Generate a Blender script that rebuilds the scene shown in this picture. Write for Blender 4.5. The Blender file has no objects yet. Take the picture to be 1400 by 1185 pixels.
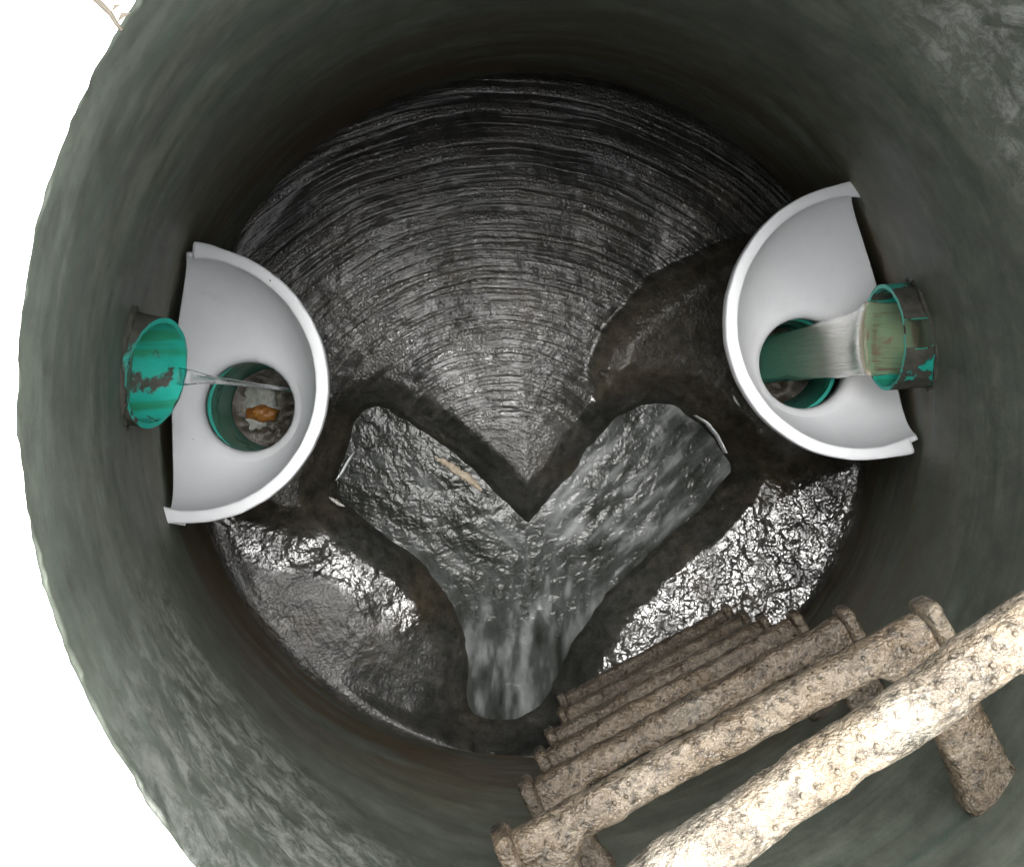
import bpy, bmesh, math, random
import numpy as np
from mathutils import Vector, Matrix, noise as mnoise
random.seed(7); np.random.seed(7)
sc = bpy.context.scene
COL = sc.collection
# ------------------------------------------------------------------ camera, sky, sun, exposure
F_PX, CAM_A, CAM_B = 1369.97, -0.018, -0.053
CAM = np.array([-0.167, 0.003, 2.191])
ca, sa, cb, sb = math.cos(CAM_A), math.sin(CAM_A), math.cos(CAM_B), math.sin(CAM_B)
ROT = np.array([[1, 0, 0], [0, ca, -sa], [0, sa, ca]]) @ np.array([[cb, 0, sb], [0, 1, 0], [-sb, 0, cb]])
cam_data = bpy.data.cameras.new("camera")
cam_data.sensor_width = 36.0
cam_data.sensor_fit = 'HORIZONTAL'
cam_data.lens = F_PX / 1400.0 * 36.0
cam_data.clip_start = 0.01
cam_data.clip_end = 300
cam = bpy.data.objects.new("camera", cam_data)
COL.objects.link(cam)
M4 = Matrix([list(ROT[i]) + [float(CAM[i])] for i in range(3)] + [[0, 0, 0, 1]])
cam.matrix_world = M4
sc.camera = cam

SUN_AZ, SUN_EL = 98.0, 78.0          # azimuth counter-clockwise from +x, elevation
world = bpy.data.worlds.new("World")
sc.world = world
world.use_nodes = True
wn = world.node_tree.nodes
wl = world.node_tree.links
wn.clear()
sky = wn.new('ShaderNodeTexSky')
sky.sky_type = 'NISHITA'
sky.sun_disc = False
sky.sun_elevation = math.radians(SUN_EL)
sky.sun_rotation = math.radians(90.0 - SUN_AZ)
sky.air_density = 1.0
sky.dust_density = 6.0
sky.ozone_density = 1.0
hsv = wn.new('ShaderNodeHueSaturation')      # overcast: the cloud cover takes most of the blue away
hsv.inputs['Saturation'].default_value = 0.10
bg = wn.new('ShaderNodeBackground')
bg.inputs['Strength'].default_value = 0.15
wo = wn.new('ShaderNodeOutputWorld')
wl.new(sky.outputs[0], hsv.inputs['Color'])
wl.new(hsv.outputs[0], bg.inputs['Color'])
wl.new(bg.outputs[0], wo.inputs['Surface'])

sun_data = bpy.data.lights.new("sun", 'SUN')
sun_data.energy = 1.5
sun_data.angle = math.radians(40)
sun_data.color = (1.0, 0.97, 0.93)
sun = bpy.data.objects.new("sun", sun_data)
COL.objects.link(sun)
sd = Vector((math.cos(math.radians(SUN_AZ)) * math.cos(math.radians(SUN_EL)),
             math.sin(math.radians(SUN_AZ)) * math.cos(math.radians(SUN_EL)),
             math.sin(math.radians(SUN_EL))))
sun.rotation_euler = (-sd).to_track_quat('-Z', 'Y').to_euler()
sun.location = (2, 2, 8)

sc.view_settings.view_transform = 'Standard'
sc.view_settings.look = 'None'
sc.view_settings.gamma = 1.0
sc.view_settings.use_curve_mapping = False
sc.view_settings.exposure = 2.5
sc.cycles.use_denoising = True
sc.cycles.use_adaptive_sampling = True
sc.cycles.adaptive_threshold = 0.03
sc.cycles.max_bounces = 8
sc.cycles.diffuse_bounces = 4
sc.cycles.glossy_bounces = 4
sc.cycles.transmission_bounces = 6
sc.cycles.sample_clamp_indirect = 12.0

# ------------------------------------------------------------------ geometry helpers
R0, RT, HT = 0.75, 0.335, 1.712          # floor radius, mouth radius, mouth height
OX, OY = -0.038, 0.011                   # mouth centre

def ray(x, y):
    return ROT @ np.array([(x - 700) / F_PX, -(y - 592.5) / F_PX, -1.0])

def at(x, y, z):
    """photo pixel -> point on the horizontal plane z"""
    d = ray(x, y)
    t = (z - CAM[2]) / d[2]
    return CAM + t * d

def wall_c(z):
    t = z / HT
    b = math.sin(math.pi * min(max(t, 0), 1))
    return OX * t - 0.024 * b, OY * t + 0.009 * b

def wall_r(z):
    t = z / HT
    return R0 + (RT - R0) * t + 0.004 * math.sin(math.pi * min(max(t, 0), 1))

LAD_AZ = math.radians(-61)
def bulge(th, z):
    c = max(0.0, math.cos(th - LAD_AZ))
    t = min(max((z - 0.4) / 0.9, 0.0), 1.0)
    return 0.052 * c * c * t * t * (3 - 2 * t)

def gap(p):
    """signed distance from the shaft wall, negative inside"""
    cx, cy = wall_c(p[2])
    return math.hypot(p[0] - cx, p[1] - cy) - wall_r(p[2]) - bulge(math.atan2(p[1] - cy, p[0] - cx), p[2])

def to_wall(p, d, lim=1.0):
    """horizontal march from p along d until the wall"""
    lo, hi = 0.0, lim
    for _ in range(40):
        m = (lo + hi) / 2
        if gap((p[0] + d[0] * m, p[1] + d[1] * m, p[2])) < 0: lo = m
        else: hi = m
    return lo

def vnoise(x, y, seed=0):
    """value noise on numpy arrays, -1..1"""
    rs = np.random.RandomState(seed)
    tab = rs.rand(256, 256)
    xi = np.floor(x).astype(int); yi = np.floor(y).astype(int)
    fx = x - xi; fy = y - yi
    fx = fx * fx * (3 - 2 * fx); fy = fy * fy * (3 - 2 * fy)
    a = tab[xi % 256, yi % 256]; b = tab[(xi + 1) % 256, yi % 256]
    c = tab[xi % 256, (yi + 1) % 256]; d = tab[(xi + 1) % 256, (yi + 1) % 256]
    return 2 * ((a * (1 - fx) + b * fx) * (1 - fy) + (c * (1 - fx) + d * fx) * fy) - 1

def fbm(x, y, s, seed=0, oct=4):
    r = 0; a = 1.0
    for o in range(oct):
        r = r + a * vnoise(x * s * 2 ** o + 17.3 * o, y * s * 2 ** o - 9.1 * o, seed + o)
        a *= 0.5
    return r

def sstep(a, b, x):
    t = np.clip((x - a) / (b - a), 0, 1)
    return t * t * (3 - 2 * t)

def sdf_poly(px, py, poly):
    """signed distance to a polygon, positive outside"""
    d = np.full(px.shape, 1e9)
    inside = np.zeros(px.shape, bool)
    n = len(poly)
    for i in range(n):
        ax, ay = poly[i]; bx, by = poly[(i + 1) % n]
        ex, ey = bx - ax, by - ay
        wx, wy = px - ax, py - ay
        t = np.clip((wx * ex + wy * ey) / (ex * ex + ey * ey), 0, 1)
        d = np.minimum(d, np.hypot(wx - ex * t, wy - ey * t))
        c = ((ay <= py) & (by > py)) | ((by <= py) & (ay > py))
        xi = ax + (py - ay) * ex / (ey if abs(ey) > 1e-12 else 1e-12)
        inside ^= c & (px < xi)
    return np.where(inside, -d, d)

def mesh_obj(name, verts, faces, mat, parent=None, smooth=True):
    me = bpy.data.meshes.new(name)
    me.from_pydata([tuple(map(float, v)) for v in verts], [], faces)
    me.validate()
    me.update()
    if smooth:
        me.polygons.foreach_set('use_smooth', [True] * len(me.polygons))
    if mat: me.materials.append(mat)
    o = bpy.data.objects.new(name, me)
    COL.objects.link(o)
    if parent is not None:
        o.parent = parent
    return o

def recalc(o):
    bm = bmesh.new(); bm.from_mesh(o.data)
    bmesh.ops.recalc_face_normals(bm, faces=bm.faces)
    bm.to_mesh(o.data); bm.free()

def loft(rings, closed=True, cap=True):
    """rings of equal length -> verts, faces"""
    n = len(rings[0]); v = []; f = []
    for r in rings: v += [tuple(p) for p in r]
    for i in range(len(rings) - 1):
        for j in range(n if closed else n - 1):
            k = (j + 1) % n
            f.append((i * n + j, i * n + k, (i + 1) * n + k, (i + 1) * n + j))
    if cap and closed:
        f.append(tuple(range(n - 1, -1, -1)))
        b = (len(rings) - 1) * n
        f.append(tuple(range(b, b + n)))
    return v, f

def thing(name, label, cat, loc=(0, 0, 0), group=None):
    o = bpy.data.objects.new(name, None)
    o.empty_display_size = 0.05
    o.location = loc
    COL.objects.link(o)
    tag(o, label, cat, group)
    return o

def tag(o, label, cat, group=None):
    o['label'] = label; o['category'] = cat
    if group: o['group'] = group
    return o

def structure(o):
    o['kind'] = 'structure'
    return o

# ------------------------------------------------------------------ material helpers
def newmat(name):
    m = bpy.data.materials.new(name)
    m.use_nodes = True
    nt = m.node_tree
    b = nt.nodes['Principled BSDF']
    return m, nt, b

class NT:
    def __init__(s, nt): s.nt = nt
    def n(s, t, **k):
        x = s.nt.nodes.new(t)
        for a, v in k.items(): setattr(x, a, v)
        return x
    def link(s, a, b): s.nt.links.new(a, b)
    def coord(s, kind='Object'):
        return s.n('ShaderNodeTexCoord').outputs[kind]
    def pos(s):
        return s.n('ShaderNodeNewGeometry').outputs['Position']
    def mapping(s, src, scale=(1, 1, 1), loc=(0, 0, 0), rot=(0, 0, 0)):
        m = s.n('ShaderNodeMapping')
        m.inputs['Scale'].default_value = scale
        m.inputs['Location'].default_value = loc
        m.inputs['Rotation'].default_value = rot
        s.link(src, m.inputs['Vector'])
        return m.outputs[0]
    def noise(s, src, scale, detail=4, rough=0.55, dist=0.0, color=False):
        x = s.n('ShaderNodeTexNoise')
        x.inputs['Scale'].default_value = scale
        x.inputs['Detail'].default_value = detail
        x.inputs['Roughness'].default_value = rough
        x.inputs['Distortion'].default_value = dist
        s.link(src, x.inputs['Vector'])
        return x.outputs['Color' if color else 'Fac']
    def vor(s, src, scale, feature='F1'):
        x = s.n('ShaderNodeTexVoronoi', feature=feature)
        x.inputs['Scale'].default_value = scale
        s.link(src, x.inputs['Vector'])
        return x.outputs['Distance']
    def ramp(s, src, stops, interp='LINEAR'):
        r = s.n('ShaderNodeValToRGB')
        r.color_ramp.interpolation = interp
        e = r.color_ramp.elements
        while len(e) > 1: e.remove(e[-1])
        for i, (p, c) in enumerate(stops):
            if not hasattr(c, '__len__'): c = (c, c, c)
            q = e[0] if i == 0 else e.new(p)
            q.position = p
            q.color = tuple(c) + (1,)
        s.link(src, r.inputs['Fac'])
        return r.outputs['Color']
    def mix(s, fac, a, b, mode='MIX'):
        m = s.n('ShaderNodeMix', data_type='RGBA', blend_type=mode)
        for sock, v in ((m.inputs[0], fac), (m.inputs[6], a), (m.inputs[7], b)):
            if isinstance(v, (int, float)): sock.default_value = v
            elif isinstance(v, tuple): sock.default_value = v + (1,) if len(v) == 3 else v
            else: s.link(v, sock)
        return m.outputs[2]
    def math(s, op, a, b=0.0, c=None, clamp=False):
        m = s.n('ShaderNodeMath', operation=op, use_clamp=clamp)
        for sock, v in zip(m.inputs, (a, b, c)):
            if v is None: continue
            if isinstance(v, (int, float)): sock.default_value = v
            else: s.link(v, sock)
        return m.outputs[0]
    def vmath(s, op, a, b=(0, 0, 0)):
        m = s.n('ShaderNodeVectorMath', operation=op)
        for sock, v in zip(m.inputs, (a, b)):
            if isinstance(v, tuple): sock.default_value = v
            else: s.link(v, sock)
        return m
    def sep(s, src):
        x = s.n('ShaderNodeSeparateXYZ'); s.link(src, x.inputs[0]); return x.outputs
    def comb(s, x, y, z):
        c = s.n('ShaderNodeCombineXYZ')
        for sock, v in zip(c.inputs, (x, y, z)):
            if isinstance(v, (int, float)): sock.default_value = v
            else: s.link(v, sock)
        return c.outputs[0]
    def maprange(s, src, a, b, c=0.0, d=1.0):
        m = s.n('ShaderNodeMapRange', interpolation_type='SMOOTHSTEP')
        for i, v in enumerate((a, b, c, d)): m.inputs[i + 1].default_value = v
        s.link(src, m.inputs[0])
        return m.outputs[0]
    def bump(s, h, strength=0.5, dist=0.002, normal=None):
        b = s.n('ShaderNodeBump')
        b.inputs['Strength'].default_value = strength
        b.inputs['Distance'].default_value = dist
        s.link(h, b.inputs['Height'])
        if normal is not None: s.link(normal, b.inputs['Normal'])
        return b.outputs[0]

def mat_wall():
    m, nt, b = newmat('shaft_concrete'); N = NT(nt)
    p = N.pos()
    streak = N.noise(N.mapping(p, (2.6, 2.6, 6)), 1.8, 7, 0.66, 0.6)
    streak2 = N.noise(N.mapping(p, (5, 5, 34), rot=(0.16, 0.10, 0)), 1.4, 5, 0.65, 0.3)
    cloud = N.noise(p, 2.6, 4, 0.55)
    base = N.ramp(streak, [(0.28, (0.112, 0.125, 0.106)), (0.5, (0.152, 0.167, 0.143)), (0.72, (0.196, 0.210, 0.184))])
    base = N.mix(N.ramp(streak2, [(0.48, 0.0), (0.80, 0.28)]), base, (0.23, 0.24, 0.215))
    base = N.mix(0.8, base, N.ramp(cloud, [(0.32, (0.62, 0.62, 0.60)), (0.68, (1.20, 1.23, 1.17))]), 'MULTIPLY')
    rings_ = N.noise(N.mapping(p, (0.7, 0.7, 70), rot=(0.02, 0.015, 0)), 1.2, 3, 0.6, 0.2)
    base = N.mix(0.30, base, N.ramp(rings_, [(0.36, (0.72, 0.72, 0.70)), (0.60, (1.12, 1.12, 1.10))]), 'MULTIPLY')
    mo = N.noise(N.mapping(p, (1, 1, 0.55)), 26, 8, 0.72, 0.2)
    base = N.mix(0.9, base, N.ramp(mo, [(0.32, (0.62, 0.62, 0.60)), (0.68, (1.30, 1.31, 1.28))]), 'MULTIPLY')
    # brown tide stains in the lower half of the shaft
    z = N.sep(p)[2]
    low = N.maprange(z, 1.15, 0.25)
    brown = N.noise(N.mapping(p, (1.4, 1.4, 5), loc=(3.1, 0.4, 0.7)), 2.0, 5, 0.6, 0.5)
    bfac = N.math('MULTIPLY', N.ramp(brown, [(0.38, 0.0), (0.54, 0.9)]), low)
    base = N.mix(bfac, base, (0.105, 0.066, 0.028))
    # teal algae tint in streaks
    tealn = N.noise(N.mapping(p, (2.0, 2.0, 12), loc=(8, 2, 1)), 2.1, 5, 0.6, 0.4)
    base = N.mix(N.ramp(tealn, [(0.56, 0.0), (0.74, 0.45)]), base, (0.080, 0.145, 0.118))
    # pale lime crust in a band below the mouth, eaten away in flakes
    zz = N.math('ADD', z, N.math('MULTIPLY', N.math('SUBTRACT', cloud, 0.5), 0.9))
    high = N.maprange(zz, 0.95, 1.30)
    xs = N.sep(p)
    # crust sits mostly on the south and the east of the mouth, as found
    sidef = N.math('MULTIPLY', N.maprange(xs[1], -0.10, -0.26), N.maprange(xs[0], 0.14, -0.10))
    corner = N.maprange(N.math('ADD', N.math('MULTIPLY_ADD', xs[0], 0.35, xs[2]), N.math('MULTIPLY', N.math('SUBTRACT', cloud, 0.5), 0.35)), 1.36, 1.50)
    corner = N.math('MULTIPLY', corner, N.math('MULTIPLY', N.maprange(xs[0], 0.05, 0.20), N.maprange(xs[1], -0.12, 0.08)))
    crust = N.noise(N.mapping(p, (9, 9, 4.5)), 4.5, 8, 0.74, 0.4)
    cf = N.math('MULTIPLY', N.math('MULTIPLY', N.ramp(crust, [(0.46, 0.0), (0.62, 1.0)]), N.math('MAXIMUM', N.math('MULTIPLY', high, sidef), corner)), 1.0)
    base = N.mix(N.math('MULTIPLY', cf, 0.75), base, (0.50, 0.51, 0.47))
    N.link(base, b.inputs['Base Color'])
    fine = N.noise(p, 220, 3, 0.6)
    h = N.math('ADD', N.math('MULTIPLY', streak2, 0.15), N.math('MULTIPLY', fine, 0.25))
    h = N.math('ADD', h, N.math('MULTIPLY', cf, 0.8))
    N.link(N.bump(h, 0.55, 0.004), b.inputs['Normal'])
    N.link(N.ramp(cloud, [(0.3, 0.42), (0.7, 0.72)]), b.inputs['Roughness'])
    b.inputs['Specular IOR Level'].default_value = 0.35
    return m

BRC = at(690, 690, 0.0)       # the point the broom was swung around

def mat_bench():
    m, nt, b = newmat('wet_bench_concrete'); N = NT(nt)
    p = N.pos()
    d = N.vmath('SUBTRACT', p, (float(BRC[0]), float(BRC[1]), 0.0)).outputs[0]
    d = N.vmath('MULTIPLY', d, (1, 1, 0)).outputs[0]
    ln = N.n('ShaderNodeVectorMath', operation='LENGTH'); N.link(d, ln.inputs[0])
    r = ln.outputs['Value']
    dirn = N.vmath('NORMALIZE', d).outputs[0]
    ds = N.sep(dirn)
    wob = N.noise(p, 5, 2, 0.5)
    rw = N.math('ADD', r, N.math('MULTIPLY', wob, 0.02))
    v1 = N.comb(N.math('MULTIPLY', rw, 78.0), N.math('MULTIPLY', ds[0], 2.2), N.math('MULTIPLY', ds[1], 2.2))
    v2 = N.comb(N.math('MULTIPLY', rw, 210.0), N.math('MULTIPLY', ds[0], 3.5), N.math('MULTIPLY', ds[1], 3.5))
    line1 = N.noise(v1, 1.0, 1, 0.45)
    line2 = N.noise(v2, 1.0, 2, 0.5)
    grain = N.noise(p, 125, 3, 0.65)
    lump = N.math('ADD', N.math('MULTIPLY', N.noise(p, 75, 2, 0.5, 0.4), 0.7), N.math('MULTIPLY', N.noise(p, 24, 2, 0.5, 0.3), 1.4))
    att = N.n('ShaderNodeAttribute', attribute_name='zone', attribute_type='GEOMETRY')
    zs = N.n('ShaderNodeSeparateColor'); N.link(att.outputs['Color'], zs.inputs[0])
    broom, film, mound = zs.outputs[0], zs.outputs[1], zs.outputs[2]
    dots = N.ramp(N.noise(p, 190, 2, 0.5), [(0.36, 0.45), (0.58, 1.0)])
    ridge1 = N.math('MULTIPLY', N.ramp(line1, [(0.44, 0.0), (0.62, 1.0)]), dots)
    ridge2 = N.ramp(line2, [(0.48, 0.0), (0.64, 1.0)])
    patchy = N.ramp(N.noise(N.mapping(p, (1, 1, 1), loc=(3, 9, 0)), 11, 4, 0.65), [(0.34, 0.40), (0.62, 1.0)])
    lines = N.math('ADD', N.math('MULTIPLY', ridge1, 0.30), N.math('MULTIPLY', ridge2, 0.05))
    h = N.math('MULTIPLY', N.math('MULTIPLY', lines, broom), N.math('MULTIPLY_ADD', patchy, 0.7, 0.3))
    dry = N.math('MULTIPLY', N.math('SUBTRACT', 1.0, film), N.math('MULTIPLY', patchy, N.math('MULTIPLY_ADD', broom, -0.55, 1.0)))
    h = N.math('ADD', h, N.math('MULTIPLY', N.math('MULTIPLY', N.math('SUBTRACT', grain, 0.5), dry), 0.50))
    h = N.math('ADD', h, N.math('MULTIPLY', N.math('MULTIPLY', N.math('SUBTRACT', lump, 1.05), film), 0.95))
    nb = N.bump(h, 1.0, 0.0042)
    N.link(nb, b.inputs['Normal']); N.link(nb, b.inputs['Coat Normal'])
    # colour: dark silt-stained concrete with brown patches and paler worn ones
    big = N.noise(N.mapping(p, (1, 1, 1), loc=(2.2, 5.1, 0)), 4.2, 5, 0.6, 0.4)
    base = N.ramp(big, [(0.30, (0.010, 0.011, 0.009)), (0.52, (0.024, 0.024, 0.021)), (0.72, (0.058, 0.056, 0.049))])
    br = N.noise(N.mapping(p, (1, 1, 1), loc=(7.2, 1.1, 0)), 5.5, 4, 0.6, 0.3)
    base = N.mix(N.ramp(br, [(0.50, 0.0), (0.70, 0.65)]), base, (0.040, 0.031, 0.019))
    base = N.mix(N.math('MULTIPLY', mound, 0.5), base, (0.044, 0.035, 0.022))
    groove = N.ramp(line1, [(0.40, 0.35), (0.58, 1.25)])
    base = N.mix(N.math('MULTIPLY', broom, 0.8), base, groove, 'MULTIPLY')
    speck = N.ramp(N.noise(p, 330, 2, 0.5), [(0.60, 0.0), (0.74, 0.5)])
    base = N.mix(speck, base, (0.09, 0.09, 0.083))
    mott = N.ramp(N.noise(N.mapping(p, (1, 1, 1), loc=(9, 4, 0)), 38, 5, 0.68, 0.3), [(0.34, 0.35), (0.62, 1.35)])
    base = N.mix(0.85, base, mott, 'MULTIPLY')
    N.link(base, b.inputs['Base Color'])
    ro = N.ramp(N.noise(p, 9, 4, 0.6), [(0.35, 0.42), (0.65, 0.62)])
    ro = N.mix(film, ro, (0.34, 0.34, 0.34))
    N.link(ro, b.inputs['Roughness'])
    b.inputs['Specular IOR Level'].default_value = 0.13
    crest = N.math('MULTIPLY_ADD', N.math('MULTIPLY', ridge1, broom), 0.42, N.math('MULTIPLY_ADD', N.math('MULTIPLY', broom, patchy), 0.12, 0.04))
    wet = N.math('MULTIPLY', N.ramp(N.noise(N.mapping(p, (1, 1, 1), loc=(6, 2, 0)), 16, 4, 0.6), [(0.42, 0.10), (0.58, 0.95)]), film)
    N.link(N.math('ADD', N.math('MAXIMUM', crest, wet), 0.14, clamp=True), b.inputs['Coat Weight'])
    b.inputs['Coat Roughness'].default_value = 0.08
    return m

def mat_water():
    m, nt, b = newmat('sewage_water'); N = NT(nt)
    p = N.pos()
    n1 = N.noise(p, 40, 2, 0.5, 0.6)
    n2 = N.noise(p, 130, 2, 0.5, 0.4)
    h = N.math('ADD', n1, N.math('MULTIPLY', n2, 0.28))
    N.link(N.bump(h, 0.42, 0.007), b.inputs['Normal'])
    att = N.n('ShaderNodeAttribute', attribute_name='aeration', attribute_type='GEOMETRY')
    col = N.ramp(att.outputs['Fac'], [(0.0, (0.014, 0.016, 0.013)), (0.40, (0.045, 0.049, 0.046)), (1.0, (0.21, 0.22, 0.22))])
    N.link(col, b.inputs['Base Color'])
    b.inputs['Roughness'].default_value = 0.20
    b.inputs['IOR'].default_value = 1.33
    b.inputs['Specular IOR Level'].default_value = 0.28
    return m

def mat_plastic_white():
    m, nt, b = newmat('white_moulded_plastic'); N = NT(nt)
    p = N.pos()
    n = N.noise(p, 9, 5, 0.6)
    col = N.ramp(n, [(0.3, (0.68, 0.695, 0.72)), (0.6, (0.74, 0.755, 0.78))])
    sp = N.vor(p, 26)
    dots = N.ramp(sp, [(0.030, 1.0), (0.045, 0.0)])
    keep = N.ramp(N.noise(p, 6, 2), [(0.52, 0.0), (0.56, 1.0)])
    col = N.mix(N.math('MULTIPLY', dots, keep), col, (0.08, 0.07, 0.06))
    grime = N.ramp(N.noise(N.mapping(p, (1, 1, 1), loc=(1, 2, 3)), 17, 6, 0.7), [(0.60, 0.0), (0.80, 0.22)])
    col = N.mix(grime, col, (0.42, 0.40, 0.35))
    N.link(col, b.inputs['Base Color'])
    N.link(N.bump(N.noise(p, 160, 2), 0.12, 0.001), b.inputs['Normal'])
    b.inputs['Roughness'].default_value = 0.42
    return m

def mat_teal(name, lo, hi, scale=16, seed=0.0, streak=False, dirt=(0.070, 0.068, 0.056)):
    """teal pipe plastic under patchy dirt; lo/hi set how much of it is covered"""
    m, nt, b = newmat(name); N = NT(nt)
    p = N.mapping(N.pos(), (1, 1, 1), loc=(seed, seed * 0.7, seed * 1.3))
    n = N.noise(p, scale, 6, 0.65, 0.3)
    f = N.ramp(n, [(lo, 0.0), (hi, 1.0)])
    teal = N.ramp(N.noise(p, 30, 3), [(0.3, (0.020, 0.40, 0.31)), (0.7, (0.035, 0.52, 0.42))])
    if streak:
        g = N.ramp(N.noise(N.mapping(p, (1, 9, 1)), 5, 3), [(0.5, 0.0), (0.62, 0.75)])
        teal = N.mix(g, teal, (0.035, 0.24, 0.10))
    dn = N.ramp(N.noise(p, 60, 4), [(0.3, tuple(c * 0.55 for c in dirt)), (0.7, tuple(c * 1.4 for c in dirt))])
    N.link(N.mix(f, teal, dn), b.inputs['Base Color'])
    N.link(N.ramp(f, [(0, 0.32), (1, 0.8)]), b.inputs['Roughness'])
    N.link(N.bump(N.math('ADD', N.math('MULTIPLY', f, 1.0), N.math('MULTIPLY', N.noise(p, 140, 3), 0.4)), 0.6, 0.002), b.inputs['Normal'])
    return m

def mat_mud(name='mud_coated_step', k=1.0, tint=(1.22, 1.22, 1.20)):  # default tint lifts the mud colour for the light on the top step
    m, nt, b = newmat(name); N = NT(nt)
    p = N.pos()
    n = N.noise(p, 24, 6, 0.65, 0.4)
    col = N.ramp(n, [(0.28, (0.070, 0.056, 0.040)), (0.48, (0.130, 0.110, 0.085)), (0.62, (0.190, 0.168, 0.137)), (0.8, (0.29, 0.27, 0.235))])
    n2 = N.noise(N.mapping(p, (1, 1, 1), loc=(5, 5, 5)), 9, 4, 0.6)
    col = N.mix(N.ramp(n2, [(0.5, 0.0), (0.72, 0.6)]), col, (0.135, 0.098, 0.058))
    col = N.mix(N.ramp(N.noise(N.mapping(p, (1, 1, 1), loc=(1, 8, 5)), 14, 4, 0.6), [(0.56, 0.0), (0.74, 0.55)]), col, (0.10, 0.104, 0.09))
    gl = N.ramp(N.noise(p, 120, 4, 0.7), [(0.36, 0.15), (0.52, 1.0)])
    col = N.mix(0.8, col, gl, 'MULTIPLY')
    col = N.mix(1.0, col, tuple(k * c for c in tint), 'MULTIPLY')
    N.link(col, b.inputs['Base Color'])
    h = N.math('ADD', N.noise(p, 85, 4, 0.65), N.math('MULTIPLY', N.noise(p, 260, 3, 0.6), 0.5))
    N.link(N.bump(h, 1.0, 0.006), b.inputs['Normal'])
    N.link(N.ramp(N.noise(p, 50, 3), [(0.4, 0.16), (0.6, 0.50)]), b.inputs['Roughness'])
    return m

def mat_simple(name, stops, scale=20, rough=0.6, bump=0.4, bscale=80, bdist=0.003):
    m, nt, b = newmat(name); N = NT(nt)
    p = N.pos()
    N.link(N.ramp(N.noise(p, scale, 5, 0.62, 0.2), stops), b.inputs['Base Color'])
    N.link(N.bump(N.noise(p, bscale, 4, 0.6), bump, bdist), b.inputs['Normal'])
    b.inputs['Roughness'].default_value = rough
    return m

def mat_clear_water(name, color, trans, rough, scale=40, dist=0.006):
    m, nt, b = newmat(name); N = NT(nt)
    b.inputs['Base Color'].default_value = color + (1,)
    b.inputs['Transmission Weight'].default_value = trans
    b.inputs['Roughness'].default_value = rough
    b.inputs['IOR'].default_value = 1.33
    N.link(N.bump(N.noise(N.mapping(N.pos(), (0.25, 2.4, 0.2)), scale, 4, 0.6), 0.5, dist), b.inputs['Normal'])
    return m

MW = mat_wall(); MB = mat_bench(); MWATER = mat_water(); MPL = mat_plastic_white(); MMUD = mat_mud()
MMUDHALF = mat_mud('half_shaded_mud_step', 0.80, (1.0, 0.95, 0.88))  # same mud, light falling off below the mouth put into its tint
MMUDSHADE = mat_mud('shaded_brown_mud_step', 0.52, (1.0, 0.91, 0.82))  # brown mud darkened further for the shade lower down the shaft
MTBORE = mat_teal('teal_bore', 0.56, 0.60, 17, 0.0, True)
MTSHELL = mat_teal('teal_shell_under_mortar', 0.36, 0.42, 11, 3.0, dirt=(0.085, 0.085, 0.070))
MTDROP = mat_teal('teal_drop_pipe', 0.55, 0.66, 9, 1.0)
MTRING = mat_teal('teal_cut_edge', 0.56, 0.60, 22, 2.0)
MMORTAR = mat_simple('mortar', [(0.3, (0.050, 0.048, 0.038)), (0.7, (0.11, 0.105, 0.088))], 30, 0.75, 0.7, 60, 0.006)
MGROUND = mat_simple('pale_ground', [(0.3, (0.70, 0.70, 0.68)), (0.7, (0.80, 0.80, 0.78))], 3, 0.9, 0.3, 60, 0.003)
MDARK = mat_simple('bore_depth_shade', [(0.3, (0.010, 0.010, 0.009)), (0.7, (0.02, 0.02, 0.018))], 20, 0.6)  # near-black, painted in place of the unlit pipe depth

# ------------------------------------------------------------------ ground, shaft, bench, channel water
def annulus(name, r_in, r_out, z, cx, cy, mat, seg=192, rings=6, rag=0.0):
    v = []; f = []
    for i in range(rings + 1):
        rr = r_in * (r_out / r_in) ** (i / rings)
        for j in range(seg):
            a = 2 * math.pi * j / seg
            q_ = rr + (0.0012 * mnoise.noise(Vector((math.cos(a) * 50, math.sin(a) * 50, 2))) + 0.0010 * mnoise.noise(Vector((math.cos(a) * 14, math.sin(a) * 14, 7))) + bulge(a, HT) if i == 0 else 0)
            v.append((cx + q_ * math.cos(a), cy + q_ * math.sin(a), z))
    for i in range(rings):
        for j in range(seg):
            k = (j + 1) % seg
            f.append((i * seg + j, (i + 1) * seg + j, (i + 1) * seg + k, i * seg + k))
    return mesh_obj(name, v, f, mat)

structure(annulus('ground', RT - 0.002, 120.0, HT + 0.004, OX, OY, MGROUND, seg=480, rings=16))

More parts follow.
